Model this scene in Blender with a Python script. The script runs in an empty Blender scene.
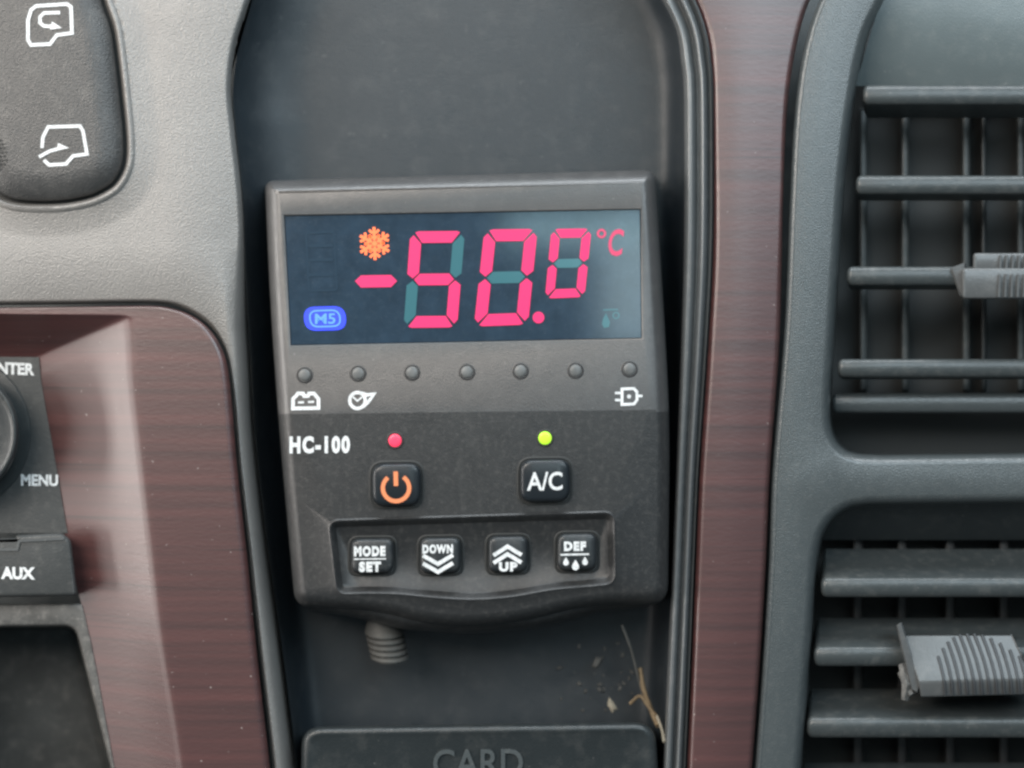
import bpy, bmesh, math, random
from mathutils import Vector
C = bpy.context.scene
random.seed(7)
# ------------------------------------------------------------------ scale, camera, light
S = 0.00025            # one layout unit is a quarter of a millimetre
D = 1500.0             # camera distance in layout units
cam = bpy.data.cameras.new('camera'); co = bpy.data.objects.new('camera', cam); C.collection.objects.link(co)
co.location = (0, -D*S, 0); co.rotation_euler = (math.pi/2, 0, 0)
cam.sensor_width = 36; cam.lens = 36*D/1024; cam.clip_start = 0.01; cam.clip_end = 20
cam.dof.use_dof = True; cam.dof.focus_distance = D*S*1.0; cam.dof.aperture_fstop = 4.0
C.camera = co
C.view_settings.view_transform = 'Standard'; C.view_settings.look = 'None'
C.view_settings.exposure = 0; C.view_settings.gamma = 1
W = bpy.data.worlds.new('World'); C.world = W; W.use_nodes = True
W.node_tree.nodes['Background'].inputs[0].default_value = (0.62, 0.78, 0.86, 1)
W.node_tree.nodes['Background'].inputs[1].default_value = 0.20
def area(name, loc, target, sx, sy, power, col):
    l = bpy.data.lights.new(name, 'AREA'); l.shape = 'RECTANGLE'; l.size = sx; l.size_y = sy
    l.energy = power; l.color = col
    o = bpy.data.objects.new(name, l); C.collection.objects.link(o); o.location = loc
    o.rotation_euler = (Vector(target)-Vector(loc)).to_track_quat('-Z', 'Y').to_euler()
    return o
area('side_window_light', (-0.44, -0.62, 0.34), (-0.05, 0.0, 0.02), 0.60, 0.36, 7.2, (1.0, 0.91, 0.82))
area('windscreen_light', (0.31, -0.62, 0.37), (0.02, 0, 0.02), 0.60, 0.36, 3.6, (0.76, 0.91, 1.0))
area('door_window_light', (-0.66, -0.28, -0.08), (-0.06, 0, 0.0), 0.34, 0.50, 1.0, (1.0, 0.93, 0.88))
area('added_bevel_light', (-0.80, -0.11, 0.05), (-0.05, 0, 0.0), 0.08, 0.50, 2.8, (1.0, 0.95, 0.90))  # added narrow lamp that brightens the controller's left bevel, no real source
area('windscreen_top_light', (0.05, -0.24, 0.80), (0.02, 0, 0.0), 0.9, 0.26, 7.5, (0.88, 0.95, 1.0))
area('added_display_glare_light', (0.096, -0.62, 0.104), (0.028, 0, 0.03), 0.075, 0.072, 0.10, (0.72, 0.95, 1.0))  # added lamp whose mirror image lightens the right side of the display glass
area('added_display_band_light', (0.055, -0.62, 0.1475), (0.02, 0, 0.03), 0.12, 0.010, 0.050, (0.62, 0.95, 1.0))  # added thin lamp, made up to reflect as a band near the display's top

# ------------------------------------------------------------------ helpers
def P(x, y, z):
    k = (D-z)/D
    return Vector(((x-512)*S*k, -z*S, (384-y)*S*k))
def fold(x, y, z):                    # the controller's face: upper part leans back from y=412
    yl = 412 - (x-465)*0.012
    if y < yl: z -= (yl-y)*0.035
    return z
def finish(name, bm, mat, parent=None, deform=None, sharp=35, recalc=True):
    if recalc: bmesh.ops.recalc_face_normals(bm, faces=bm.faces)
    org = parent_loc(parent)
    for v in bm.verts:
        x, y, z = v.co
        if deform: z = deform(x, y, z)
        v.co = P(x, y, z) - org
    for f in bm.faces: f.smooth = True
    me = bpy.data.meshes.new(name); bm.to_mesh(me); bm.free()
    me.set_sharp_from_angle(angle=math.radians(sharp))
    me.materials.append(mat)
    o = bpy.data.objects.new(name, me); C.collection.objects.link(o)
    if parent: o.parent = parent
    return o
def parent_loc(p):
    v = Vector((0, 0, 0))
    while p: v += p.location; p = p.parent
    return v
def thing(name, label, cat, at, group=None):
    o = bpy.data.objects.new(name, None); C.collection.objects.link(o); o.empty_display_size = 0.005
    o.location = P(*at); o['label'] = label; o['category'] = cat
    if group: o['group'] = group
    return o
def tag(o, label, cat, group=None):
    o['label'] = label; o['category'] = cat
    if group: o['group'] = group
    return o
def structure(o): o['kind'] = 'structure'; return o
def spline(pts, n):                   # Catmull-Rom sampled at n+1 uniform parameter steps
    out = []; m = len(pts)-1
    for i in range(n+1):
        t = i/n*m; k = min(int(t), m-1); f = t-k
        p0 = pts[max(k-1, 0)]; p1 = pts[k]; p2 = pts[k+1]; p3 = pts[min(k+2, m)]
        out.append(tuple(0.5*((2*b)+(-a+c)*f+(2*a-5*b+4*c-d)*f*f+(-a+3*b-3*c+d)*f**3) for a, b, c, d in zip(p0, p1, p2, p3)))
    return out
def at_y(path, y):
    for a, b in zip(path, path[1:]):
        if (a[1]-y)*(b[1]-y) <= 0 and a[1] != b[1]:
            return a[0]+(b[0]-a[0])*(y-a[1])/(b[1]-a[1])
    return path[-1][0]
def rounded(pts, r, seg=6):           # round the corners of a polygon; r single or per corner
    out = []; n = len(pts)
    for i in range(n):
        a = Vector(pts[i-1]); b = Vector(pts[i]); c = Vector(pts[(i+1) % n])
        rr = r[i] if isinstance(r, (list, tuple)) else r
        if rr <= 0: out.append(tuple(b)); continue
        u = (a-b); v = (c-b); rr = min(rr, u.length*.49, v.length*.49)
        p = b+u.normalized()*rr; q = b+v.normalized()*rr
        for k in range(seg+1):
            t = k/seg
            out.append(tuple(p*(1-t)**2+b*2*t*(1-t)+q*t*t))
    return out
def rrect(x0, y0, x1, y1, r, seg=6, sl=0.0):
    xm = (x0+x1)/2
    return rounded([(x0, y0+(x0-xm)*sl), (x1, y0+(x1-xm)*sl), (x1, y1+(x1-xm)*sl), (x0, y1+(x0-xm)*sl)], r, seg)
def circle(x, y, r, n=28, ry=None):
    return [(x+r*math.cos(2*math.pi*i/n), y+(ry or r)*math.sin(2*math.pi*i/n)) for i in range(n)]
def area2(p): return sum(a[0]*b[1]-b[0]*a[1] for a, b in zip(p, p[1:]+p[:1]))/2
def inset(p, d):
    if d == 0: return list(p)
    s = 1 if area2(p) > 0 else -1; n = len(p); out = []
    for i in range(n):
        a = Vector(p[i-1]); b = Vector(p[i]); c = Vector(p[(i+1) % n])
        e1 = (b-a); e2 = (c-b)
        if e1.length < 1e-9 or e2.length < 1e-9: out.append(tuple(b)); continue
        n1 = Vector((-e1.y, e1.x)).normalized()*s; n2 = Vector((-e2.y, e2.x)).normalized()*s
        m = (n1+n2); m = m/max(m.length_squared/2, 0.35)
        out.append(tuple(b+m*d))
    return out
def loft(bm, outline, profile, cap=True, cap_first=False):
    rings = []
    for d, z in profile:
        rings.append([bm.verts.new((x, y, z)) for x, y in inset(outline, d)])
    n = len(outline)
    for r1, r2 in zip(rings, rings[1:]):
        for i in range(n):
            bm.faces.new((r1[i], r1[(i+1) % n], r2[(i+1) % n], r2[i]))
    for flag, r in ((cap, rings[-1]), (cap_first, rings[0])):
        if flag:
            f = bm.faces.new(r); bmesh.ops.triangulate(bm, faces=[f])
    return rings
def rnd(w, z0, z1, n=4):              # a quarter-round profile rising from (0,z0) to (w,z1)
    h = z1-z0
    return [(w*(1-math.cos(math.pi/2*i/n)), z0+h*math.sin(math.pi/2*i/n)) for i in range(n+1)]
def fill(bm, loops):                  # flat face with holes out of existing vertex rings
    ed = []
    for r in loops:
        for i in range(len(r)):
            a, b = r[i], r[(i+1) % len(r)]
            e = bm.edges.get((a, b)) or bm.edges.new((a, b)); ed.append(e)
    bmesh.ops.triangle_fill(bm, use_beauty=True, use_dissolve=False, edges=ed)
def ruled(bm, A, B, us, zf):
    rows = []
    for a, b in zip(A, B):
        L = math.dist(a, b); row = []
        for u in us:
            x = a[0]+(b[0]-a[0])*u; y = a[1]+(b[1]-a[1])*u
            row.append(bm.verts.new((x, y, zf(x, y, u*L, (1-u)*L))))
        rows.append(row)
    for r1, r2 in zip(rows, rows[1:]):
        for i in range(len(us)-1):
            bm.faces.new((r1[i], r1[i+1], r2[i+1], r2[i]))
def stroke(bm, pts, w, z0, z1, closed=False):
    n = len(pts); L = []; R = []
    for i in range(n):
        b = Vector(pts[i])
        a = Vector(pts[i-1]) if (closed or i) else None
        c = Vector(pts[(i+1) % n]) if (closed or i < n-1) else None
        n1 = n2 = None
        if a is not None: e = b-a; n1 = Vector((-e.y, e.x)).normalized()
        if c is not None: e = c-b; n2 = Vector((-e.y, e.x)).normalized()
        if n1 is None: m = n2
        elif n2 is None: m = n1
        else: m = n1+n2; m = m/max(m.length_squared/2, .4)
        L.append(tuple(b+m*w/2)); R.append(tuple(b-m*w/2))
    top = [[bm.verts.new((x, y, z1)) for x, y in s] for s in (L, R)]
    bot = [[bm.verts.new((x, y, z0)) for x, y in s] for s in (L, R)]
    m = n if closed else n-1
    for i in range(m):
        j = (i+1) % n
        bm.faces.new((top[0][i], top[0][j], top[1][j], top[1][i]))
        bm.faces.new((top[0][i], bot[0][i], bot[0][j], top[0][j]))
        bm.faces.new((top[1][i], top[1][j], bot[1][j], bot[1][i]))
    if not closed:
        for i in (0, n-1): bm.faces.new((top[0][i], top[1][i], bot[1][i], bot[0][i]))
def poly(bm, pts, z0, z1): loft(bm, pts, [(0, z0), (0, z1)])
def tube(bm, pts, r, n=8):            # pts (x,y,z), r single or list
    rings = []
    for i, p in enumerate(pts):
        p = Vector(p); d = (Vector(pts[min(i+1, len(pts)-1)])-Vector(pts[max(i-1, 0)])).normalized()
        u = d.cross(Vector((0.1, 0.2, 1))).normalized(); v = d.cross(u)
        rr = r[i] if isinstance(r, (list, tuple)) else r
        rings.append([bm.verts.new(p+(u*math.cos(2*math.pi*k/n)+v*math.sin(2*math.pi*k/n))*rr) for k in range(n)])
    for a, b in zip(rings, rings[1:]):
        for k in range(n): bm.faces.new((a[k], a[(k+1) % n], b[(k+1) % n], b[k]))
    bm.faces.new(rings[0]); bm.faces.new(rings[-1])
def text(bm, s, box, z0, z1, slope=0.0, bold=0.0, lean=0.0, gap=1.0):   # letters fitted to box=(x0,y0,x1,y1)
    cu = bpy.data.curves.new('t', 'FONT'); cu.body = s; cu.offset = bold; cu.space_character = gap; cu.resolution_u = 4; cu.fill_mode = 'NONE'
    ob = bpy.data.objects.new('t', cu); C.collection.objects.link(ob); bpy.context.view_layer.update()
    cu.fill_mode = 'FRONT'
    me = bpy.data.meshes.new_from_object(ob.evaluated_get(bpy.context.evaluated_depsgraph_get()))
    bpy.data.objects.remove(ob)
    t = bmesh.new(); t.from_mesh(me); bpy.data.meshes.remove(me)
    bmesh.ops.remove_doubles(t, verts=t.verts, dist=1e-4)
    r = bmesh.ops.extrude_face_region(t, geom=list(t.faces))
    new = set(g for g in r['geom'] if isinstance(g, bmesh.types.BMVert))
    xs = [v.co.x for v in t.verts]; ys = [v.co.y for v in t.verts]
    x0, x1, y0, y1 = min(xs), max(xs), min(ys), max(ys)
    m = {}
    for v in t.verts:
        fx = (v.co.x-x0)/(x1-x0); fy = (v.co.y-y0)/(y1-y0)
        x = box[0]+fx*(box[2]-box[0])+(fy-.5)*lean; y = box[3]+(box[1]-box[3])*fy+(x-(box[0]+box[2])/2)*slope
        m[v] = bm.verts.new((x, y, z1 if v in new else z0))
    for f in t.faces:
        try: bm.faces.new([m[v] for v in f.verts])
        except ValueError: pass
    t.free()

# ------------------------------------------------------------------ materials
def mat(name, col, rough=0.5, grain=0.0, gscale=1500, var=0.0, vscale=60, spec=0.5, dust=0.0, dscale=300, dcol=(.55, .52, .48), metal=0, emit=None, es=1, scratch=0.0, coat=0.0):
    m = bpy.data.materials.new(name); m.use_nodes = True; nt = m.node_tree; N = nt.nodes; L = nt.links
    b = N['Principled BSDF']
    b.inputs['Base Color'].default_value = (*col, 1); b.inputs['Roughness'].default_value = rough
    b.inputs['Specular IOR Level'].default_value = spec; b.inputs['Metallic'].default_value = metal
    b.inputs['Coat Weight'].default_value = coat; b.inputs['Coat Roughness'].default_value = 0.12
    if emit:
        b.inputs['Emission Color'].default_value = (*emit, 1); b.inputs['Emission Strength'].default_value = es
    tc = N.new('ShaderNodeTexCoord'); src = None
    def noise(scale, detail=3, rough_=.5, stretch=None):
        n = N.new('ShaderNodeTexNoise'); n.inputs['Scale'].default_value = scale;  n.inputs['Detail'].default_value = detail
        n.inputs['Roughness'].default_value = rough_
        if stretch:
            mp = N.new('ShaderNodeMapping'); mp.inputs['Scale'].default_value = stretch[:3]
            if len(stretch) > 3: mp.inputs['Rotation'].default_value = stretch[3]
            L.new(tc.outputs['Object'], mp.inputs[0]); L.new(mp.outputs[0], n.inputs['Vector'])
        else: L.new(tc.outputs['Object'], n.inputs['Vector'])
        return n
    def ramp(s, a, b_):
        r = N.new('ShaderNodeMapRange'); r.inputs[1].default_value = a; r.inputs[2].default_value = b_
        L.new(s, r.inputs[0]); return r.outputs[0]
    def mix(fac, a, bcol):
        x = N.new('ShaderNodeMix'); x.data_type = 'RGBA'
        L.new(fac, x.inputs[0])
        if isinstance(a, tuple): x.inputs[6].default_value = (*a, 1)
        else: L.new(a, x.inputs[6])
        x.inputs[7].default_value = (*bcol, 1); return x.outputs[2]
    cur = col
    if var:
        cur = mix(ramp(noise(vscale, 5).outputs[0], .3, .7), tuple(c*(1-var) for c in col), tuple(c*(1+var) for c in col))
    if dust:
        d = ramp(noise(dscale, 6, .7).outputs[0], .5, .85)
        mu = N.new('ShaderNodeMath'); mu.operation = 'MULTIPLY'; mu.inputs[1].default_value = dust; L.new(d, mu.inputs[0])
        cur = mix(mu.outputs[0], cur, dcol)
        d2 = ramp(noise(dscale*4.2, 2, .5).outputs[0], .715, .76)     # sparse specks
        mu = N.new('ShaderNodeMath'); mu.operation = 'MULTIPLY'; mu.inputs[1].default_value = min(1, dust*1.6); L.new(d2, mu.inputs[0])
        cur = mix(mu.outputs[0], cur, (.6, .58, .55))
    if scratch:
        s = ramp(noise(160, 3, .6, (1, 1, .12, (0, .5, 0))).outputs[0], .62, .72)
        mu = N.new('ShaderNodeMath'); mu.operation = 'MULTIPLY'; mu.inputs[1].default_value = scratch; L.new(s, mu.inputs[0])
        cur = mix(mu.outputs[0], cur, (.4, .39, .37))
    if not isinstance(cur, tuple): L.new(cur, b.inputs['Base Color'])
    if rough > .25 and dust > .04:
        rr = N.new('ShaderNodeMapRange'); rr.inputs[1].default_value = .3; rr.inputs[2].default_value = .7
        rr.inputs[3].default_value = rough*.88; rr.inputs[4].default_value = min(1, rough*1.12)
        L.new(noise(220, 4).outputs[0], rr.inputs[0]); L.new(rr.outputs[0], b.inputs['Roughness'])
    if grain:
        bp = N.new('ShaderNodeBump'); bp.inputs['Strength'].default_value = grain; bp.inputs['Distance'].default_value = 0.00022
        L.new(noise(gscale*1.5, 1).outputs[0], bp.inputs['Height']); L.new(bp.outputs[0], b.inputs['Normal'])
    return m
def wood_mat(name):
    m = bpy.data.materials.new(name); m.use_nodes = True; nt = m.node_tree; N = nt.nodes; L = nt.links
    b = N['Principled BSDF']; b.inputs['Roughness'].default_value = 0.38; b.inputs['Coat Weight'].default_value = .35; b.inputs['Coat Roughness'].default_value = .30
    b.inputs['Specular IOR Level'].default_value = 1.0
    tc = N.new('ShaderNodeTexCoord')
    def nz(sc, st, det=4):
        mp = N.new('ShaderNodeMapping'); mp.inputs['Scale'].default_value = st
        n = N.new('ShaderNodeTexNoise'); n.inputs['Scale'].default_value = sc; n.inputs['Detail'].default_value = det
        n.inputs['Distortion'].default_value = 0
        L.new(tc.outputs['Object'], mp.inputs[0]); L.new(mp.outputs[0], n.inputs['Vector']); return n.outputs[0]
    r = N.new('ShaderNodeValToRGB'); e = r.color_ramp.elements
    e[0].position = .25; e[0].color = (.034, .016, .016, 1); e[1].position = .75; e[1].color = (.098, .034, .032, 1)
    L.new(nz(330, (.02, .02, 1.0)), r.inputs[0])
    r2 = N.new('ShaderNodeMapRange'); r2.inputs[1].default_value = .60; r2.inputs[2].default_value = .72; r2.inputs[4].default_value = .7
    L.new(nz(950, (.012, .012, 1.0), 3), r2.inputs[0])
    mx = N.new('ShaderNodeMix'); mx.data_type = 'RGBA'; L.new(r2.outputs[0], mx.inputs[0]); L.new(r.outputs[0], mx.inputs[6]); mx.inputs[7].default_value = (.02, .012, .012, 1)
    r3 = N.new('ShaderNodeMapRange'); r3.inputs[1].default_value = .74; r3.inputs[2].default_value = .78; r3.inputs[4].default_value = .4
    L.new(nz(900, (1, 1, 1), 2), r3.inputs[0])
    m3 = N.new('ShaderNodeMix'); m3.data_type = 'RGBA'; L.new(r3.outputs[0], m3.inputs[0]); L.new(mx.outputs[2], m3.inputs[6]); m3.inputs[7].default_value = (.55, .5, .47, 1)
    L.new(m3.outputs[2], b.inputs['Base Color'])
    bp = N.new('ShaderNodeBump'); bp.inputs['Strength'].default_value = .35; bp.inputs['Distance'].default_value = .0001
    L.new(nz(1400, (.35, .35, 1), 3), bp.inputs['Height']); L.new(bp.outputs[0], b.inputs['Normal'])
    return m
M_fascia = mat('grey_dash_plastic', (.225, .215, .205), .38, .9, 1700, .05, 40, dust=.10, dscale=200, spec=.9)
M_frame = mat('dark_frame_plastic', (.058, .068, .071), .32, .45, 1800, .04, 50, dust=.07, dscale=600, spec=.9)
M_dark = mat('black_plastic', (.022, .027, .029), .36, .3, 1800, .08, 50, dust=.05, dscale=220)
M_pocket = mat('pocket_plastic', (.016, .024, .031), .48, .35, 1800, .05, 60, dust=.05, dscale=160, spec=.8)
M_ctrl = mat('controller_plastic', (.026, .027, .028), .38, .28, 2400, .05, 60, dust=.09, dscale=700, scratch=.03)
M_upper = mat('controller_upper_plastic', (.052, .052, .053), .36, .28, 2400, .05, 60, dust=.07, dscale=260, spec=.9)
M_button = mat('button_rubber', (.012, .016, .02), .3, .1, 2000, 0, spec=.5)
M_smallb = mat('small_button_rubber', (.02, .024, .027), .38, .2, 2000, .1, 300, dust=.1)
M_print = mat('white_print', (.66, .68, .69), .6, 0, var=.22, vscale=1500)
M_printo = mat('orange_print', (.75, .24, .10), .6)
M_wood = wood_mat('wood_grain_trim')
M_screen = mat('display_glass', (.022, .040, .062), .10, 0, var=.15, vscale=260, dust=.06, dscale=700, dcol=(.25, .3, .33))
M_pink = mat('red_display_segment', (.3, .01, .06), .4, emit=(.78, .012, .13), es=1.0)
M_pinkd = mat('dim_red_symbol', (.3, .03, .08), .4, emit=(.60, .03, .10), es=.8)
M_ghost = mat('unlit_segment', (.045, .14, .165), .15)
M_ghostd = mat('faint_unlit_segment', (.024, .044, .067), .10)
M_orange = mat('orange_display_symbol', (.6, .15, .05), .4, emit=(1.0, .13, .03), es=.9)
M_blue = mat('blue_display_lamp', (.02, .05, .5), .4, emit=(.006, .02, .78), es=1.0)
M_blueg = mat('blue_display_mark', (.1, .3, .8), .4, emit=(.015, .055, .82), es=.9)
M_ledoff = mat('unlit_lamp', (.12, .125, .125), .4, .2, 1500, .2, 500)
M_bezel = mat('lamp_groove', (.035, .035, .036), .5)
M_groove = mat('groove_black', (.02, .022, .022), .6)
M_red = mat('red_lamp', (.6, .05, .1), .3, emit=(.85, .03, .08), es=.9)
M_green = mat('green_lamp', (.3, .6, .05), .3, emit=(.42, .80, .01), es=.95)
M_switch = mat('switch_rubber', (.06, .06, .06), .40, .8, 1500, .08, 60, dust=.1)
M_radio = mat('radio_plastic', (.042, .046, .047), .5, .3, 1500, .08, 60, dust=.1)
M_cubby = mat('cubby_plastic', (.035, .038, .038), .5, .3, 900, .3, 60, dust=.12)
M_dusty = mat('dusty_rim_plastic', (.09, .09, .087), .6, .6, 700, .25, 250, dust=.4, dscale=420)
M_knob = mat('tab_plastic', (.095, .10, .102), .24, .2, 1500, .08, 100, dust=.1)
M_slat = mat('slat_plastic', (.048, .056, .058), .34, .3, 1600, .08, 60, dust=.12)
M_straw = mat('dry_straw', (.20, .145, .085), .7, 0, var=.3, vscale=900)
M_flake = mat('pale_flake', (.30, .27, .21), .8, 0, var=.2, vscale=900)
M_metal = mat('dull_metal', (.10, .10, .095), .6, .2, 900, .2, 300, metal=.3)

# ------------------------------------------------------------------ dashboard fascia and pocket
FA = [(-90, 306), (60, 304.5), (120, 303.5), (155, 303.5), (175, 306), (192, 313), (208, 324), (220, 339), (228, 358), (232, 380), (235, 410), (240, 470), (250, 560), (259, 650), (270, 745), (276, 800), (284, 860)]
FB = [(-90, -60), (100, -60), (200, -60), (264, -60), (250, -2), (236, 44), (231, 88), (235, 135), (242, 200), (246, 290), (251, 370), (255, 440), (267, 545), (281, 645), (293, 740), (300, 800), (307, 860)]
A = spline(FA, 360); B = spline(FB, 360)
SW = [(98, -60), (104, -25), (109, 0), (118, 27), (123, 60), (127.5, 100), (131, 140), (129.5, 166), (121, 184), (109, 194.5), (88, 203.5), (55, 208.5), (14, 207), (-10, 196), (-26, 172), (-34, 120), (-44, 60), (-48, 0), (-48, -60)]
SWo = spline(SW, 110)
def sd_sw(x, y):
    best = 1e9
    for i in range(0, len(SWo), 2):
        p = SWo[i]; q = SWo[(i+2) % len(SWo)]; ex, ey = q[0]-p[0], q[1]-p[1]
        t = max(0, min(1, ((x-p[0])*ex+(y-p[1])*ey)/(ex*ex+ey*ey+1e-9)))
        d = (p[0]+ex*t-x)**2+(p[1]+ey*t-y)**2
        if d < best: best = d
    return math.sqrt(best)
def inside_sw(x, y):
    c = False; n = len(SWo)
    for i in range(n):
        (x1, y1), (x2, y2) = SWo[i-1], SWo[i]
        if (y1 > y) != (y2 > y) and x < (x2-x1)*(y-y1)/(y2-y1)+x1: c = not c
    return c
BX = [at_y(B[int(len(B)*.2):], yy) for yy in range(-50, 860)]
def zf_fascia(x, y, da, db):
    if -50 <= y < 859: db = min(db, max(0, BX[int(y)+50]+(BX[min(int(y)+51, 909)]-BX[int(y)+50])*(y-math.floor(y))-x))
    z = 0.0
    if da < 5: z -= 9*(1-da/5)**2
    if da < 60: z -= 9*(1-da/60)**2
    rw = 6+10*max(0, min(1, (y-230)/100))
    if db < rw: z -= (rw+20)*(1-math.sqrt(max(0, 1-(1-db/rw)**2)))
    if db < 80: z -= (8+8*max(0, min(1, (y-80)/160)))*(1-db/80)**2
    if y > 250 and db < 22: z -= min(1, (y-250)/80)*20*(1-db/22)**1.6
    if x < 190 and y < 270 and y > -95:
        d = sd_sw(x, y)
        if d < 28: z += 5*(1-d/28)**1.3*(1.0)
        if inside_sw(x, y): z = max(-12, 5-3*d)
    return z
us = [0.5*(i/230)+0.5*(0.5-0.5*math.cos(math.pi*i/230)) for i in range(231)]
bm = bmesh.new(); ruled(bm, A, B, us, zf_fascia)
structure(finish('dashboard', bm, M_fascia, sharp=60))
bm = bmesh.new(); poly(bm, [(-500, -420), (1500, -420), (1500, 1180), (-500, 1180)], -262, -250)
structure(finish('dashboard_backing', bm, M_dark))

# pocket: closed arch outline going straight back, a scooped back face
RB = [(560, -90), (630, -60), (662, 0), (676, 30), (681, 60), (684, 100), (684, 240), (681, 350), (677, 450), (672, 570), (667, 680), (662, 800), (659, 860)]
Rin = spline(RB, 120)
pk = thing('storage_pocket', 'deep bluish black open pocket framed by thin ribs, holding the temperature controller', 'storage pocket', (470, 800, -100))
left_in = [(p[0]+0, p[1]) for p in B if True]
bm = bmesh.new()
LB = spline([(300, -90), (266, -50), (251, 0), (238, 48), (233, 95), (237, 140), (243, 200), (247, 290), (252, 370), (256, 440), (268, 545), (282, 645), (294, 740), (301, 800), (308, 860)], 120)
def zf_pocket(x, y, da, db):
    dep = 125-45*max(0, min(1, (330-y)/400))
    a = min(1, da/(28+50*max(0, min(1, (420-y)/300)))); b = min(1, db/24)
    za = math.sqrt(max(0, 1-(1-a)**2)); zb = math.sqrt(max(0, 1-(1-b)**2))
    return -36-(dep-36)*min(za, zb) - 6*math.sin(math.pi*da/(da+db))
ruled(bm, LB, spline(RB, 120), [0.5-0.5*math.cos(math.pi*i/60) for i in range(61)], zf_pocket)
finish('back_shell', bm, M_pocket, pk, sharp=70)
# pocket rim on the right: two round ribs and a bright lip
WL = [(620, -90), (672, -40), (693, 0), (704, 30), (709, 60), (711.5, 100), (711.5, 240), (706, 350), (698, 470), (694, 560), (690, 660), (685, 768), (681, 860)]
Wl = spline(WL, 120); Ri = spline(RB, 120)
def zf_rim(x, y, da, db):
    u = da/(da+db)
    if u < .46: return -22+20*math.sin(math.pi*(u/.46)**.8)**.7 if u < .23 else -4-10*((u-.23)/.23)**2+2
    if u < .52: return -12
    if u < .86: return -12+13*math.sin(math.pi*(u-.52)/.34)**.6
    return -12+ (u-.86)/.14*8
bm = bmesh.new(); ruled(bm, Ri, Wl, [i/48 for i in range(49)], zf_rim)
finish('ribbed_rim', bm, mat('rim_plastic', (.10, .108, .112), .24, .1, 1800, .05, 60, dust=.1, spec=.9), pk, sharp=50)

# ------------------------------------------------------------------ wood trims
wl = thing('wood_trim', 'folded reddish wood grain trim curving round the radio at the left', 'wood trim', (190, 800, 0))
Wo = [(p[0]-(0 if i < 4 else 2.5), p[1]+(2.5 if i < 5 else (1.5 if i < 8 else .5))) for i, p in enumerate(FA)]
Fo = [(-90, 314), (20, 315), (90, 316), (116, 316.5), (122, 317), (125, 318), (127, 320), (128, 324), (129, 332), (130, 350), (132, 385), (139, 450), (150, 550), (160, 640), (176, 740), (184, 800), (192, 860)]
In = [(-90, 356), (-30, 356.5), (20, 357), (33, 357.5), (35, 358), (36, 359), (36.5, 361), (37, 364), (37.5, 370), (38, 380), (43, 410), (54, 470), (68, 550), (90, 640), (108, 735), (120, 800), (132, 860)]
wos = spline(Wo, 200); fos = spline(Fo, 200); ins_ = spline(In, 200)
def zf_wr(x, y, da, db):
    z = -1.5
    if da < 5: z -= 7*(1-da/5)**2
    if db < 6: z -= 1.5*(1-db/6)**2
    return z
bm = bmesh.new()
rows = []
for w, f, i_ in zip(wos, fos, ins_):
    row = []
    L1 = math.dist(w, f)
    for u in [k/24 for k in range(25)]:
        x = w[0]+(f[0]-w[0])*u; y = w[1]+(f[1]-w[1])*u
        row.append(bm.verts.new((x, y, zf_wr(x, y, u*L1, (1-u)*L1))))
    for u in [k/16 for k in range(1, 17)]:
        x = f[0]+(i_[0]-f[0])*u; y = f[1]+(i_[1]-f[1])*u
        row.append(bm.verts.new((x, y, -3-46*u-4*math.sin(math.pi*u))))
    rows.append(row)
for r1, r2 in zip(rows, rows[1:]):
    for i in range(len(r1)-1): bm.faces.new((r1[i], r1[i+1], r2[i+1], r2[i]))
finish('trim_face', bm, M_wood, wl, sharp=70)
wr = thing('wood_trim', 'narrow upright reddish wood grain strip between the ribbed pocket and the air vents', 'wood trim', (720, 800, 0))
WRt = [(900, -90), (835, -40), (810, 0), (796, 48), (787, 110), (783, 200), (781.5, 270), (779, 350), (770, 470), (766, 560), (760, 660), (752, 768), (745, 860)]
Wl2 = [(p[0]+2, p[1]) for p in Wl]
def zf_ws(x, y, da, db):
    z = 2.0
    if da < 5: z -= 10*(1-da/5)**2
    if db < 4: z -= 7*(1-db/4)**2
    u = da/(da+db); z += 3*math.sin(math.pi*u)
    return z
bm = bmesh.new(); ruled(bm, Wl2, spline(WRt, 120), [0.5-0.5*math.cos(math.pi*i/30) for i in range(31)], zf_ws)
finish('trim_face', bm, M_wood, wr, sharp=70)

# ------------------------------------------------------------------ air vents in their frame
VL = [(912, -90), (846, -40), (820, 0), (804, 50), (795, 112), (790, 200), (787, 280), (783, 350), (772.5, 470), (769, 560), (763, 660), (755, 768), (748, 860)]
vf = thing('vent_frame', 'broad charcoal plastic surround with two stacked rounded vent openings', 'vent frame', (800, 800, 0))
vl = spline(VL, 90)
outer = vl+[(1230, 860), (1230, -90)]
o1 = [(910, -60), (880, 0), (866, 28), (857, 60), (849, 105), (842, 160), (838, 210), (833, 290), (828, 370), (826, 410), (829, 434), (838, 449), (853, 457), (880, 459)]
hole1 = spline(o1, 60)+[(1160, 456), (1160, -60)]
o2 = [(870, 501), (850, 504), (835, 512), (824, 524), (817, 540), (812, 570), (808, 630), (802, 710), (797, 768), (791, 838)]
hole2 = [(1160, 838), (1160, 497)]+spline(o2, 50)
bm = bmesh.new()
ro = loft(bm, outer, [(0, -40)]+rnd(5, -7, 0, 4), cap=False)
fr = ro[-1]
r1 = loft(bm, hole1, [(-6, 0), (-3.8, -.6), (-1.6, -2.2), (.8, -5.2), (2.4, -9), (3.2, -14), (4, -30), (5, -90)], cap=False)
r2 = loft(bm, hole2, [(-6, 0), (-3.8, -.6), (-1.6, -2.2), (.8, -5.2), (2.4, -9), (3.2, -14), (4, -30), (5, -90)], cap=False)
fill(bm, [fr, r1[0], r2[0]])
finish('surround', bm, M_frame, vf, sharp=55)
bm = bmesh.new(); tube(bm, [(p[0]+5, p[1], -3.0) for p in vl], 3.4, 8)
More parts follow.
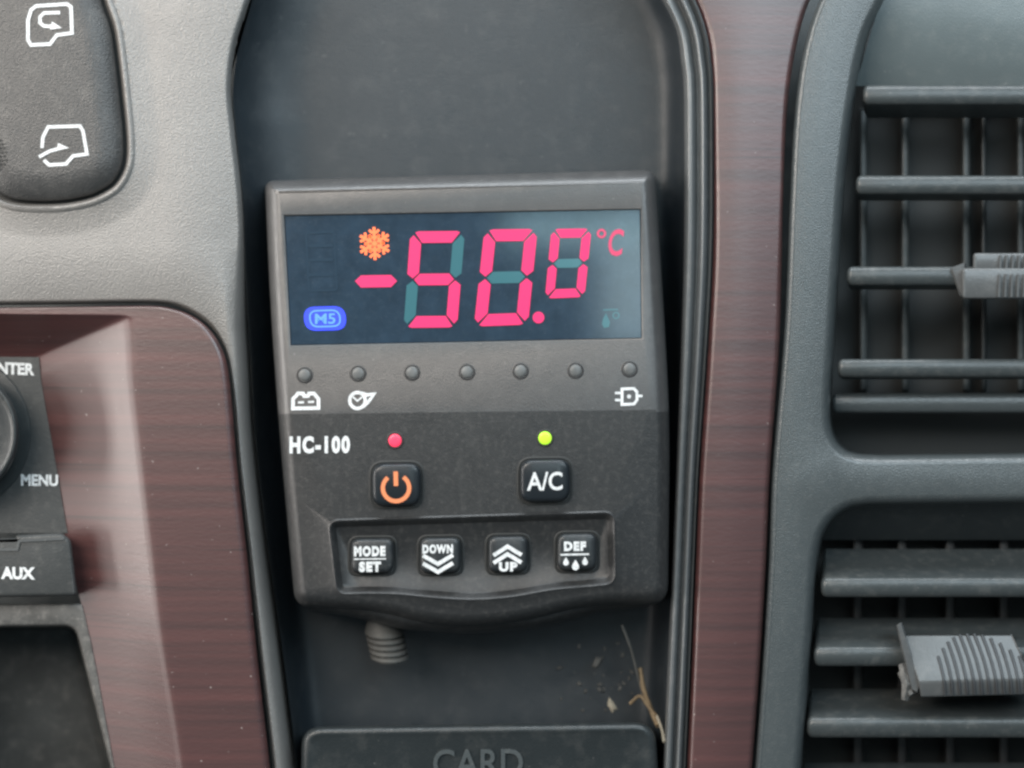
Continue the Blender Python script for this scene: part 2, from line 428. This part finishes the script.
finish('edge_bead', bm, M_frame, vf)
def nose_bar(bm, x0, x1, y0, y1, h, depth, drop, z=-14, slopek=0.0):
    # blade with a round nose: profile in (y,z), swept along x
    prof = []
    for k in range(9):
        a = -math.pi/2+math.pi*k/8
        prof.append((y0+math.sin(a)*h/2, z+math.cos(a)*h*.30))
    prof += [(y1+drop+h*.30, z-depth), (y1+drop-h*.30, z-depth)]
    xs = [x0, x0+2, x0+5]+[x0+5+(x1-x0-5)*i/6 for i in range(1, 7)]
    rings = []
    for i, x in enumerate(xs):
        s = (.45, .85, 1)[i] if i < 3 else 1
        rings.append([bm.verts.new((x, y0+(yy-y0)*s+(x-x0)*slopek, z+(zz-z)*(s if zz > z else 1)-(0 if s == 1 else (1-s)*2))) for yy, zz in prof])
    n = len(prof)
    for a, b in zip(rings, rings[1:]):
        for k in range(n): bm.faces.new((a[k], a[(k+1) % n], b[(k+1) % n], b[k]))
    bm.faces.new(rings[0]); bm.faces.new(rings[-1])
def vane(bm, x, y0, y1, w, z=-70):
    loft(bm, rrect(x-w/2, y0, x+w/2, y1, w*.4, 3), [(0, z-70)]+rnd(w*.35, z-4, z, 3))
v1 = thing('air_vent', 'upper air vent with four horizontal slats and a small ribbed slider', 'air vent', (920, 440, -60), 'air vents at the right')
for (x0, y, h, dr) in ((863, 95, 20, 17), (856, 185, 19, 10), (847, 276, 19, 8), (838, 368, 18, 6)):
    bm = bmesh.new(); nose_bar(bm, x0, 1140, y, y, h, 46, dr); finish('slat', bm, M_slat, v1, sharp=50)
bm = bmesh.new(); nose_bar(bm, 832, 1140, 403, 403, 20, 40, 2, z=-52); finish('lower_ledge', bm, M_frame, v1, sharp=50)
for x in (864, 906, 966, 1022, 1078, 1134):
    bm = bmesh.new(); vane(bm, x+random.uniform(-1, 1), 108, 392, 8, -92); finish('vane', bm, M_slat, v1)
for x in (984, 1040):
    bm = bmesh.new(); vane(bm, x, 108, 392, 5, -90); finish('vane', bm, M_dark, v1)
bm = bmesh.new()      # curved hood over the top slat
ruled(bm, [(905-50*k/12, -80+166*k/12) for k in range(13)], [(1160, -80+166*k/12) for k in range(13)], [i/30 for i in range(31)],
      lambda x, y, da, db: -58+34*math.cos(math.pi/2*max(0, min(1, (y+10-(x-900)*.18)/110)))**.8)
finish('hood', bm, mat('hood_plastic', (.12, .145, .15), .32, .2, 1500, .08, 50, dust=.1), v1)
bm = bmesh.new(); poly(bm, [(815, 60), (1160, 60), (1160, 470), (815, 470)], -130, -120)
finish('duct_back', bm, M_groove, v1)
# ribbed slider on the third slat
bm = bmesh.new()
loft(bm, rrect(962, 268, 1080, 299, 4, 4), [(0, -18)]+rnd(3, 8, 12, 3))
loft(bm, rrect(973, 253, 1080, 272, 4, 4), [(0, -18)]+rnd(3, 2, 6, 3))
loft(bm, rounded([(950, 268), (966, 262), (970, 297), (960, 297)], 2, 3), [(0, -22), (0, -8), (2, -4)])
sl = finish('slider', bm, M_knob, v1)
bm = bmesh.new()
for i in range(14):
    x = 1001+i*6.2
    stroke(bm, [(x, 255), (x-1, 271)], 2.2, 5.5, 9.5); stroke(bm, [(x-1, 274), (x-2, 297)], 2.2, 11.5, 15)
finish('grip_ribs', bm, M_knob, sl)
v2 = thing('air_vent', 'lower air vent with three visible slats and a wide slanted ribbed slider', 'air vent', (920, 820, -60), 'air vents at the right')
for (x0, y, h, dr) in ((821, 587, 22, 3), (814, 656, 22, 3), (807, 727, 23, 2), (800, 801, 23, 2)):
    bm = bmesh.new(); nose_bar(bm, x0, 1140, y, y, h-2, 58, -32); finish('slat', bm, M_slat, v2, sharp=50)
bm = bmesh.new()
vs = [bm.verts.new(p) for p in ((815, 502, -30), (1150, 498, -30), (1150, 540, -72), (812, 540, -72))]; bm.faces.new(vs)
finish('upper_baffle', bm, M_dark, v2)
for x in (858, 902, 950, 1004, 1060, 1116):
    bm = bmesh.new(); vane(bm, x, 506, 850, 10, -84); finish('vane', bm, M_bezel, v2)
bm = bmesh.new(); poly(bm, [(790, 490), (1160, 490), (1160, 850), (790, 850)], -130, -120)
finish('duct_back', bm, M_groove, v2)
# wedge slider: sloping upper face, upright front lip, ragged left end
def wedge(bm, pts_top, pts_mid, pts_bot):
    v = [bm.verts.new(p) for p in pts_top+pts_mid+pts_bot]
    bm.faces.new((v[0], v[1], v[3], v[2])); bm.faces.new((v[2], v[3], v[5], v[4]))
    bk = [bm.verts.new((p[0], p[1], -30)) for p in (pts_top[0], pts_top[1], pts_bot[1], pts_bot[0])]
    bm.faces.new((v[0], v[1], bk[1], bk[0])); bm.faces.new((v[4], v[5], bk[2], bk[3]))
    bm.faces.new((v[0], v[2], v[4], bk[3], bk[0])); bm.faces.new((v[1], v[3], v[5], bk[2], bk[1]))
bm = bmesh.new()
wedge(bm, [(902, 634, 2), (1012, 634, 2)], [(919, 682, 20), (1034, 679, 20)], [(921, 697, 17), (1036, 694, 17)])
bmesh.ops.bevel(bm, geom=list(bm.edges), offset=2.0, segments=2, profile=.6, affect='EDGES')
loft(bm, rounded([(896, 625), (902, 622), (921, 684), (918, 694), (911, 690)], 2, 3), [(0, -20), (0, 10), (1.5, 14)])
s2 = finish('slider', bm, M_knob, v2, sharp=40)
bm = bmesh.new()
for i in range(12):
    t = i/11; xc = 936+i*7.4
    top = 634+ (1-math.sin(math.pi*min(1, t*1.02)))**1.3*22
    pts = []
    for k in range(9):
        y = top+(682-top)*k/8
        f = (y-634)/48
        pts.append((xc-6+f*12+math.sin(f*2.2)*3, y, 3+f*18))
    pts.append((pts[-1][0]+1, 694, 19.5))
    tube(bm, pts, 1.5, 6)
finish('grip_ribs', bm, mat('grip_dark', (.04, .042, .045), .4), s2)
bm = bmesh.new()
tube(bm, [(903, 664, 2), (908, 685, 6), (905, 700, 4)], [5, 7, 4], 7)
tube(bm, [(900, 672, 2), (912, 695, 8)], [3, 4], 6)
finish('torn_end', bm, M_dusty, s2)

# ------------------------------------------------------------------ rocker switch
sw = thing('rocker_switch', 'dark oblong rubber rocker switch with two white air flow symbols', 'switch', (50, 200, 0))
bm = bmesh.new()
out = SWo
loft(bm, out, [(5, -7), (3.0, 3), (2.2, 6.6), (1.0, 7.6), (-.5, 7.0), (-3.2, 5.4), (-4.2, 2.5)], cap=False)
finish('rim', bm, M_fascia, sw, sharp=60)
bm = bmesh.new(); loft(bm, out, [(3, -8), (4, -5)]); finish('well_floor', bm, M_groove, sw)
bm = bmesh.new(); loft(bm, out, [(7.5, -8), (7.9, 2)]+[(7.9+ a, b) for a, b in ((1, 4), (3, 7), (8, 11), (15, 14.6), (23, 16.9), (30, 17.6))])
rk = finish('rocker', bm, M_switch, sw, sharp=60)
zr = 17.6
bm = bmesh.new()
def zr_(x, y, z): return z
stroke(bm, [(36, 6), (67, 4), (71, 7), (72, 33), (57, 35), (50, 44), (31, 45), (28, 40), (28, 20), (31, 10)], 3.6, zr-1, zr+.7, True)
stroke(bm, [(60, 12.5), (44, 13), (40, 17), (40, 23), (44, 26), (54, 26.5)], 3.4, zr-1, zr+.7)
poly(bm, [(52, 21.5), (62, 28), (50, 29.5)], zr-1, zr+.8)
finish('recirculation_symbol', bm, M_print, rk)
bm = bmesh.new()
stroke(bm, [(42, 148), (43, 137), (48, 127), (80, 126), (83, 131), (87, 154), (73, 156), (66, 164), (49, 165), (44, 160)], 3.4, zr-1, zr+.7)
stroke(bm, [(39, 157), (50, 151), (61, 148)], 3.4, zr-1, zr+.7)
poly(bm, [(58, 143), (69, 148), (57, 150.5)], zr-1, zr+.8)
finish('fresh_air_symbol', bm, M_print, rk)
bm = bmesh.new()
for j in range(8):
    for i in range(5):
        x = -12+i*4+(j % 2)*2; y = 140+j*4
        if math.hypot(x+8, y-154) < 17: poly(bm, circle(x, y, 1.1, 8), zr-1, zr+.5)
finish('dot_grille', bm, M_groove, rk)

# ------------------------------------------------------------------ radio and cubby
inn = spline(In, 200)
def edge_x(y): return at_y([p for p in inn if p[1] > 357.6], y)
rd = thing('car_radio', 'dark radio face with a round knob and an AUX flap at the left edge', 'car radio', (0, 600, -48))
ys = [357, 380, 410, 440, 470, 500, 533]
bm = bmesh.new()
loft(bm, [(-90, 357)]+[(edge_x(max(y, 359))+3, y) for y in ys]+[(-90, 533)], [(0, -60), (0, -47)])
finish('radio_face', bm, M_radio, rd)
bm = bmesh.new()
kc = (-49, 433)
loft(bm, circle(*kc, 80, 72), [(0, -46.5), (1, -45.5), (3, -45)])
finish('knob_base', bm, M_dark, rd)
bm = bmesh.new()
loft(bm, circle(*kc, 68, 72), [(1, -45), (0, -30), (0, -12), (1, -7), (3, -4.5), (5, -4), (6, -6), (9, -8), (20, -9)])
finish('volume_knob', bm, M_dark, rd)
bm = bmesh.new(); text(bm, 'ENTER', (-10, 362.5, 34.5, 374.5), -47, -46.3, 0.045, .04); finish('enter_lettering', bm, M_print, rd)
bm = bmesh.new(); text(bm, 'MENU', (21, 474.5, 58, 486), -47, -46.3, 0.01, .035); finish('menu_lettering', bm, M_print, rd)
bm = bmesh.new()
loft(bm, rounded([(-90, 540), (16, 538), (17, 535), (62, 533), (71, 540), (77, 596), (-90, 598)], [0, 1, 1, 4, 5, 4, 0], 4), [(0, -60)]+[(a, b) for a, b in rnd(4, -26, -20, 4)])
ax = finish('aux_flap', bm, M_radio, rd)
bm = bmesh.new()
stroke(bm, [(-90, 551), (17, 549.5), (19, 541), (64, 538.5)], 2.6, -21, -18.6)
finish('flap_step', bm, M_knob, ax)
bm = bmesh.new(); text(bm, 'AUX', (1, 567, 35, 579.5), -20, -19.2, 0.02, .05); finish('aux_lettering', bm, M_print, ax)
cb = thing('storage_cubby', 'dusty framed open cubby with a dark hollow below the AUX flap', 'cubby', (40, 800, -48))
bm = bmesh.new()
yy = [604, 620, 640, 670, 700, 735, 768, 800, 860]
outl = [(-90, 604)]+[(edge_x(y)+2, y) for y in yy]+[(-90, 860)]
hole = rounded([(-80, 627), (76, 625), (112, 768), (128, 840), (-80, 850)], [4, 12, 0, 4, 4], 6)
ra = loft(bm, outl, [(0, -70), (0, -50), (2, -48)], cap=False)
rb = loft(bm, hole, [(-2, -48), (-.6, -49), (0, -52), (1, -75)], cap=False)
fill(bm, [ra[-1], rb[0]]); finish('cubby_frame', bm, M_dusty, cb, sharp=50)
bm = bmesh.new(); loft(bm, hole, [(-3, -62), (1, -110), (2.5, -170), (4, -176)], cap=True); finish('hollow', bm, M_cubby, cb, sharp=60)

# ------------------------------------------------------------------ temperature controller
ZC = 14.0
ct = thing('temperature_controller', 'charcoal temperature controller with red digital readout of minus fifty and six buttons', 'controller', (468, 620, -60))
def fit(outline_pts, z0, z1, name, m, par, b=0): pass
body = rounded([(266, 182), (654, 171), (662, 300), (669, 420), (667, 604), (617, 603), (578, 607), (532, 619), (495, 624.5), (456, 626), (420, 622), (392, 614), (360, 609), (296, 605), (281, 440), (271, 300)],
               [9, 12, 60, 60, 20, 30, 20, 20, 20, 20, 20, 20, 20, 14, 60, 60], 7)
disp = [(284, 215.5), (640.5, 209), (642, 338.5), (290.5, 345.5)]
rec = rounded([(331, 523), (612, 514.5), (613, 582), (585, 584.5), (553, 587), (512, 595), (471, 598), (430, 595), (399, 591.5), (370, 591), (339, 592)], [8, 8, 9, 20, 20, 20, 20, 20, 20, 10, 8], 5)
bm = bmesh.new()
# body walls run back into the pocket; the left and top edges are softly rounded
rb = loft(bm, body, [(-1, -90), (-1, -30), (-1, -8), (0, 0), (1.6, 3.5), (4.0, 7.6), (7.0, 11.2), (9.5, 13.2), (12, ZC)], cap=False)
rd1 = loft(bm, disp, [(-1.2, ZC), (0, ZC-.8), (0, ZC-4)], cap=True)
rr1 = loft(bm, rec, [(-4.2, ZC), (-3.4, ZC+1.0), (-2.3, ZC+1.6), (-1.2, ZC+.9), (.4, ZC-1.4), (2.4, ZC-3.9), (4.0, ZC-6.4), (4.8, ZC-7.2)], cap=True)
fill(bm, [rb[-1], rd1[0], rr1[0]])
n0 = Vector((0.012, 1, 0)).normalized()
bmesh.ops.bisect_plane(bm, geom=list(bm.verts)+list(bm.edges)+list(bm.faces), plane_co=Vector((465, 412, 0)), plane_no=n0)
hs = finish('housing', bm, M_ctrl, ct, fold, sharp=50)
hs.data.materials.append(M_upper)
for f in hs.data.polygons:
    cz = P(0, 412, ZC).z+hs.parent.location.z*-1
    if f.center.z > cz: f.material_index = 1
# lower lip below the housing
bm = bmesh.new()
lip = rounded([(302, 590), (660, 588), (652, 607), (600, 612), (540, 628), (470, 634), (405, 630), (350, 616), (310, 611)], 10, 5)
loft(bm, lip, [(0, -90), (0, -34)]+[(a, b) for a, b in rnd(14, -34, -2, 6)])
finish('lower_lip', bm, M_ctrl, ct, None, sharp=50)
# display
bm = bmesh.new(); loft(bm, inset(disp, .4), [(0, ZC-3.9), (0, ZC-2.4), (.5, ZC-2)])
dp = finish('display', bm, M_screen, ct, fold)
ZD = ZC-2
def seg7(quad, th, lit):
    (tlx, tly), (trx, try_), (brx, bry), (blx, bly) = quad
    w = math.dist(quad[0], quad[1]); h = math.dist(quad[0], quad[3])
    a = th/w; b = th/h; g = .9/h; gx = .9/w
    def q(u, v):
        return (tlx*(1-u)*(1-v)+trx*u*(1-v)+brx*u*v+blx*(1-u)*v, tly*(1-u)*(1-v)+try_*u*(1-v)+bry*u*v+bly*(1-u)*v)
    m = .5
    S_ = {'a': [(.35*a+gx, 0.1*b), (.7*a, 0), (1-.7*a, 0), (1-.35*a-gx, .1*b), (1-a-gx, b), (a+gx, b)],
          'd': [(a+gx, 1-b), (1-a-gx, 1-b), (1-.35*a-gx, 1-.1*b), (1-.7*a, 1), (.7*a, 1), (.35*a+gx, 1-.1*b)],
          'g': [(.55*a+gx, m), (a+gx, m-b/2), (1-a-gx, m-b/2), (1-.55*a-gx, m), (1-a-gx, m+b/2), (a+gx, m+b/2)],
          'f': [(0, .6*b+g), (.3*a, .25*b+g), (a, b+g), (a, m-b/2-g), (.5*a, m-g*1.4), (0, m-.5*b)],
          'b': [(1, .6*b+g), (1-.3*a, .25*b+g), (1-a, b+g), (1-a, m-b/2-g), (1-.5*a, m-g*1.4), (1, m-.5*b)],
          'e': [(0, 1-.6*b-g), (.3*a, 1-.25*b-g), (a, 1-b-g), (a, m+b/2+g), (.5*a, m+g*1.4), (0, m+.5*b)],
          'c': [(1, 1-.6*b-g), (1-.3*a, 1-.25*b-g), (1-a, 1-b-g), (1-a, m+b/2+g), (1-.5*a, m+g*1.4), (1, m+.5*b)]}
    on = bmesh.new(); off = bmesh.new()
    for k, p in S_.items():
        poly(on if k in lit else off, [q(u, v) for u, v in p], ZD-.3, ZD+(.55 if k in lit else .35))
    finish('display_digit', on, M_pink, dp, fold); finish('unlit_segments', off, M_ghost, dp, fold)
seg7([(410.5, 231.5), (465, 231), (457, 327.3), (403.5, 327.8)], 11.5, 'afgcd')
seg7([(484.5, 229.5), (537.5, 229), (528, 324.5), (474, 326.5)], 12, 'abcdef')
seg7([(551.5, 229), (591.5, 228.5), (584.5, 297), (545, 298.5)], 9, 'abcdef')
bm = bmesh.new(); poly(bm, [(355, 281), (361, 275.5), (391, 275), (397, 281), (391, 287), (361, 287.5)], ZD-.3, ZD+.5); finish('minus_sign', bm, M_pink, dp, fold)
bm = bmesh.new(); poly(bm, circle(538.5, 317.5, 5.8, 20), ZD-.3, ZD+.5); finish('decimal_point', bm, M_pink, dp, fold)
bm = bmesh.new(); stroke(bm, circle(601.5, 233.5, 3.6, 16), 2.3, ZD-.3, ZD+.5, True)
text(bm, 'C', (608.5, 229, 623, 256), ZD-.3, ZD+.5, 0, .02, 3); finish('unit_symbol', bm, M_pinkd, dp, fold)
bm = bmesh.new(); cx, cy = 374.5, 243.5       # snowflake: hub, six arms with two pairs of barbs
poly(bm, circle(cx, cy, 3.0, 6), ZD-.3, ZD+.5)
for k in range(6):
    a = math.radians(60*k+90-2); d = Vector((math.cos(a), math.sin(a))); n = Vector((-d.y, d.x)); c0 = Vector((cx, cy))
    stroke(bm, [tuple(c0+d*3.0), tuple(c0+d*16.5)], 3.0, ZD-.3, ZD+.5)
    for rr, ln in ((5.2, 4.6), (10.4, 4.4)):
        for s in (-1, 1):
            stroke(bm, [tuple(c0+d*rr+n*s*1.5), tuple(c0+d*(rr+ln*.75)+n*s*(1.5+ln*.8))], 2.7, ZD-.3, ZD+.52)
finish('snowflake_symbol', bm, M_orange, dp, fold)
bm = bmesh.new(); poly(bm, rounded([(303, 307), (345, 306), (347, 330), (305, 331)], 12, 6), ZD-.3, ZD+.4); finish('blue_mode_lamp', bm, M_blue, dp, fold)
bm = bmesh.new(); stroke(bm, rounded([(309, 311), (339, 310), (341, 326), (311, 327)], 8, 5), 1.6, ZD+.3, ZD+.8, True)
text(bm, 'M5', (315, 313.5, 335.5, 324), ZD+.3, ZD+.8, -.02, .02); finish('mode_mark', bm, M_blueg, dp, fold)
bm = bmesh.new()
stroke(bm, rounded([(306, 233), (334, 232), (337, 290), (309, 291)], 3, 3), 2, ZD-.3, ZD+.3, True)
for y in (246, 260, 275): stroke(bm, [(309, y), (333, y-.5)], 3.2, ZD-.3, ZD+.35)
finish('unlit_battery_symbol', bm, M_ghostd, dp, fold); bm = bmesh.new()
stroke(bm, [(603, 310), (618, 309.5)], 1.4, ZD-.3, ZD+.35)
poly(bm, [(606, 313), (610, 322), (609, 327), (604, 328), (602, 324), (603, 319)], ZD-.3, ZD+.35)
stroke(bm, circle(616, 315.5, 3, 12), 1.4, ZD-.3, ZD+.35, True)
finish('unlit_drop_symbol', bm, M_ghost, dp, fold)
# indicator lamps
def lamp(x, y, r, m, name, z=ZC):
    if name == 'indicator': r = 6.8
    bm = bmesh.new()
    loft(bm, circle(x, y, r+1.6, 24), [(0, z-1), (0, z+.35), (1.2, z+.9), (2.2, z-.4)], cap=True)
    g = finish('lamp_bezel', bm, M_bezel if name == 'indicator' else M_groove, ct, fold, sharp=30)
    bm = bmesh.new()
    loft(bm, circle(x, y, r-.6, 24), [(0, z-.6), (.3, z+.5), (1.2, z+1.0), (2.6, z+1.3), (4.5, z+1.5)], cap=True)
    return finish('lamp_lens', bm, m, g, fold, sharp=60)
for x, y in ((304.5, 375), (358, 373.5), (412, 372.5), (467, 372), (520.5, 371), (575.5, 370.5), (629.5, 369)): lamp(x, y, 8, M_ledoff, 'indicator')
lamp(395, 440.5, 7.4, M_red, 'status')['label'] = 'lit red lamp above the power button'
lamp(545, 438, 7.4, M_green, 'status')['label'] = 'lit green lamp above the A/C button'
# printed icons
z0, z1 = ZC-.5, ZC+.5
bm = bmesh.new()
stroke(bm, [(293, 399), (296, 396), (298, 393.5), (303, 393.5), (304, 396), (308, 396), (309, 393.5), (314, 393.5), (316, 396), (318.5, 399), (318.5, 408), (293, 408.5)], 3.6, z0, z1, True)
stroke(bm, [(298, 402.5), (304, 402.3)], 2, z0, z1); stroke(bm, [(308, 402), (314, 401.8)], 2, z0, z1)
finish('battery_symbol', bm, M_print, ct, fold)
bm = bmesh.new()
stroke(bm, circle(357.5, 400.5, 7.8, 22, 8), 3.4, z0, z1, True)
stroke(bm, [(361, 393), (367, 395), (374, 394), (369, 401), (363, 407)], 3.4, z0, z1+.1)
stroke(bm, [(353, 397), (357.5, 401), (362, 397)], 1.7, z0, z1+.2)
finish('compressor_symbol', bm, M_print, ct, fold)
bm = bmesh.new()
stroke(bm, [(622, 389), (634, 388.5), (637, 392), (637, 400), (634, 404), (622, 404.5)], 2.8, z0, z1, True)
stroke(bm, [(615, 393), (620.5, 393)], 2.4, z0, z1); stroke(bm, [(615, 400), (620.5, 400)], 2.4, z0, z1); stroke(bm, [(638.5, 396), (642.5, 396)], 2.6, z0, z1)
poly(bm, circle(629, 396.5, 2.1, 10), z0, z1)
finish('plug_symbol', bm, M_print, ct, fold)
bm = bmesh.new(); text(bm, 'HC-100', (289.5, 436, 350, 453.5), z0, z1, -.008, .055, 0, 1.22); finish('model_lettering', bm, M_print, ct, fold)
# buttons
def button(x0, y0, x1, y1, r, h, base, m, sl=-.015):
    bm = bmesh.new()
    loft(bm, rrect(x0-3.2, y0-2.6, x1+3.2, y1+3.4, r+2, 6, sl), [(0, base-1), (0, base+.15), (1.5, base+.7), (3.6, base-.3)], cap=True)
    col = finish('button_socket', bm, M_groove, ct, sharp=30)
    bm = bmesh.new()
    loft(bm, rrect(x0, y0, x1, y1, r, 6, sl), [(0, base-.5), (.4, base+h*.55), (1.2, base+h*.8), (2.6, base+h*.94), (4.6, base+h)])
    return finish('button', bm, m, ct, sharp=60)
pb = button(372, 463, 421, 506, 13, 11, ZC, M_button)
bm = bmesh.new(); zb = ZC+11
R_ = 13.2; cx, cy = 396, 488
stroke(bm, [(cx+R_*math.sin(math.radians(a)), cy-R_*math.cos(math.radians(a))) for a in range(34, 327, 12)], 4.2, zb-.5, zb+.5)
stroke(bm, [(395.6, 471.5), (396, 486)], 4.4, zb-.5, zb+.6)
finish('power_symbol', bm, M_printo, pb)
ab = button(520, 459, 570, 502, 13, 11, ZC, M_button)
bm = bmesh.new(); text(bm, 'A/C', (527, 472, 562.5, 490.5), zb-.5, zb+.5, -.02, .018, 0); finish('button_lettering', bm, M_print, ab)
zr0 = ZC-7.2; zs = zr0+12
b1 = button(351, 538, 394, 573, 9, 12, zr0, M_smallb); b2 = button(420, 537, 461, 573, 9, 12, zr0, M_smallb)
b3 = button(488, 535.5, 528, 572, 9, 12, zr0, M_smallb); b4 = button(557, 533, 597, 570, 9, 12, zr0, M_smallb)
bm = bmesh.new(); text(bm, 'MODE', (354, 546, 385.5, 556.5), zs-.5, zs+.5, -.01, .07, 0, 1.22)
stroke(bm, [(354, 559.2), (386, 558.8)], 1.3, zs-.5, zs+.5)
text(bm, 'SET', (359, 561.5, 381, 572), zs-.5, zs+.5, -.01, .07, 0, 1.22); finish('button_lettering', bm, M_print, b1)
bm = bmesh.new(); text(bm, 'DOWN', (422.5, 544.5, 453, 553.5), zs-.5, zs+.5, -.01, .065, 0, 1.22)
for dy in (0, 8): stroke(bm, [(423, 555.5+dy), (438, 564+dy), (453, 555+dy)], 3.9, zs-.5, zs+.5)
finish('button_lettering', bm, M_print, b2)
bm = bmesh.new(); text(bm, 'UP', (499, 562, 517.5, 571.5), zs-.5, zs+.5, -.01, .065, 0, 1.22)
for dy in (0, 7.6): stroke(bm, [(493.5, 555.5+dy), (507.5, 546.5+dy), (521.5, 555+dy)], 3.9, zs-.5, zs+.5)
finish('button_lettering', bm, M_print, b3)
bm = bmesh.new(); text(bm, 'DEF', (564, 541.5, 586, 551), zs-.5, zs+.5, -.01, .07, 0, 1.22)
stroke(bm, [(560.5, 554.8), (589, 554.2)], 1.8, zs-.5, zs+.5)
def drop(x, y, s):
    pts = [(x, y-5.5*s)]+[(x+3.6*s*math.sin(math.radians(a)), y+1.6*s-3.6*s*math.cos(math.radians(a))) for a in range(55, 306, 25)]
    poly(bm, pts, zs-.5, zs+.5)
drop(566, 561.5, .8); drop(575.5, 565, 1.0); drop(585, 561, .8)
finish('button_lettering', bm, M_print, b4)

# ------------------------------------------------------------------ card slot, fitting and debris in the lower pocket
cd = thing('card_holder', 'charcoal card holder with rounded top corners and raised CARD lettering', 'card holder', (480, 830, -20))
bm = bmesh.new()
cardo = rounded([(302, 727), (655, 722), (664, 860), (300, 860)], [20, 22, 0, 0], 8)
loft(bm, cardo, [(0, -100), (0, -30)]+[(a, b) for a, b in rnd(7, -16, -6, 5)]+[(9, -6.5), (12, -7.5)])
finish('holder_face', bm, M_dark, cd, sharp=50)
bm = bmesh.new(); text(bm, 'CARD', (433, 749, 523, 777), -9, -5, -.01, .012); finish('raised_lettering', bm, M_frame, cd, sharp=40)
ft = thing('pipe_fitting', 'small dull threaded fitting poking out under the left of the controller', 'fitting', (388, 640, -80))
bm = bmesh.new()
def ring_tube(bm, cx, cy, z, prof):
    rings = []
    for dx, dy, r in prof:
        rings.append([bm.verts.new((cx+dx+r*math.cos(t)*1.0, cy+dy+r*math.sin(t)*.30, z+r*math.sin(t)*.95)) for t in [2*math.pi*k/20 for k in range(20)]])
    for a, b in zip(rings, rings[1:]):
        for k in range(20): bm.faces.new((a[k], a[(k+1) % 20], b[(k+1) % 20], b[k]))
    bm.faces.new(rings[-1]); bm.faces.new(rings[0])
prof = [(-6, -25, 13)]
for i in range(5): prof += [(-4+i*1.3, -8+i*6, 19), (-3.5+i*1.3, -5+i*6, 19.5), (-3.2+i*1.3, -4+i*6, 16), (-3+i*1.3, -2.5+i*6, 16)]
prof += [(3, 22, 12)]
ring_tube(bm, 388, 638, -62, prof)
finish('threaded_body', bm, M_metal, ft, sharp=30)
def straw(pts, r, m, label, name='straw', cat='straw'):
    bm = bmesh.new(); tube(bm, spline(pts, 14), r, 6)
    tag(finish(name, bm, m), label, cat, 'debris in the pocket corner')
straw([(622, 625, -44), (632, 652, -52), (640, 684, -62), (645, 704, -66)], 1.4, M_metal, 'long thin grey straw leaning down the right pocket wall')
straw([(640, 668, -62), (644, 690, -60), (652, 712, -58), (658, 726, -40)], 2.4, M_straw, 'thick curved yellow straw in the right corner above the card holder')
straw([(630, 704, -64), (640, 696, -60), (648, 706, -58), (656, 716, -55)], 1.7, M_straw, 'short bent tan straw crossing the thick yellow one')
straw([(657, 716, -48), (662, 730, -30), (664, 742, -14)], 1.6, M_flake, 'tiny pale stalk lying over the rounded corner of the card holder')
def flake(x, y, z, s, rot, label, m=None):
    bm = bmesh.new(); n = 9; pts = []
    for k in range(n):
        a = 2*math.pi*k/n; rr = s*random.uniform(.7, 1.15)*(1 if k % 2 else .85)
        px = math.cos(a)*rr*.62; py = math.sin(a)*rr
        pts.append((x+px*math.cos(rot)-py*math.sin(rot), y+px*math.sin(rot)+py*math.cos(rot)))
    loft(bm, pts, [(0, z), (.3, z+1.5), (s*.25, z+3)])
    tag(finish('debris_flake', bm, m or M_flake), label, 'debris', 'debris in the pocket corner')
flake(612, 706, -72, 9, -.4, 'largest pale husk flake beside the straw above the card holder')
flake(598, 662, -92, 8, .7, 'grey dust clump high on the pocket back below the controller', M_metal)
flake(604, 690, -88, 4, .2, 'tiny grey dust flake above the pale husk', M_metal)
flake(560, 668, -100, 4, 1.2, 'lone small dust flake left of the dust clump', M_metal)

for k in range(26):
    flake(random.gauss(608, 24), random.gauss(676, 22), -84+random.uniform(-3, 3), random.uniform(1.6, 4), random.uniform(0, 3), 'tiny grey dust fleck in the loose scatter below the right end of the controller', M_metal)
C.render.engine = 'CYCLES'
C.cycles.pixel_filter_type = 'BLACKMAN_HARRIS'; C.cycles.filter_width = 2.6
C.render.resolution_x = 1024; C.render.resolution_y = 768
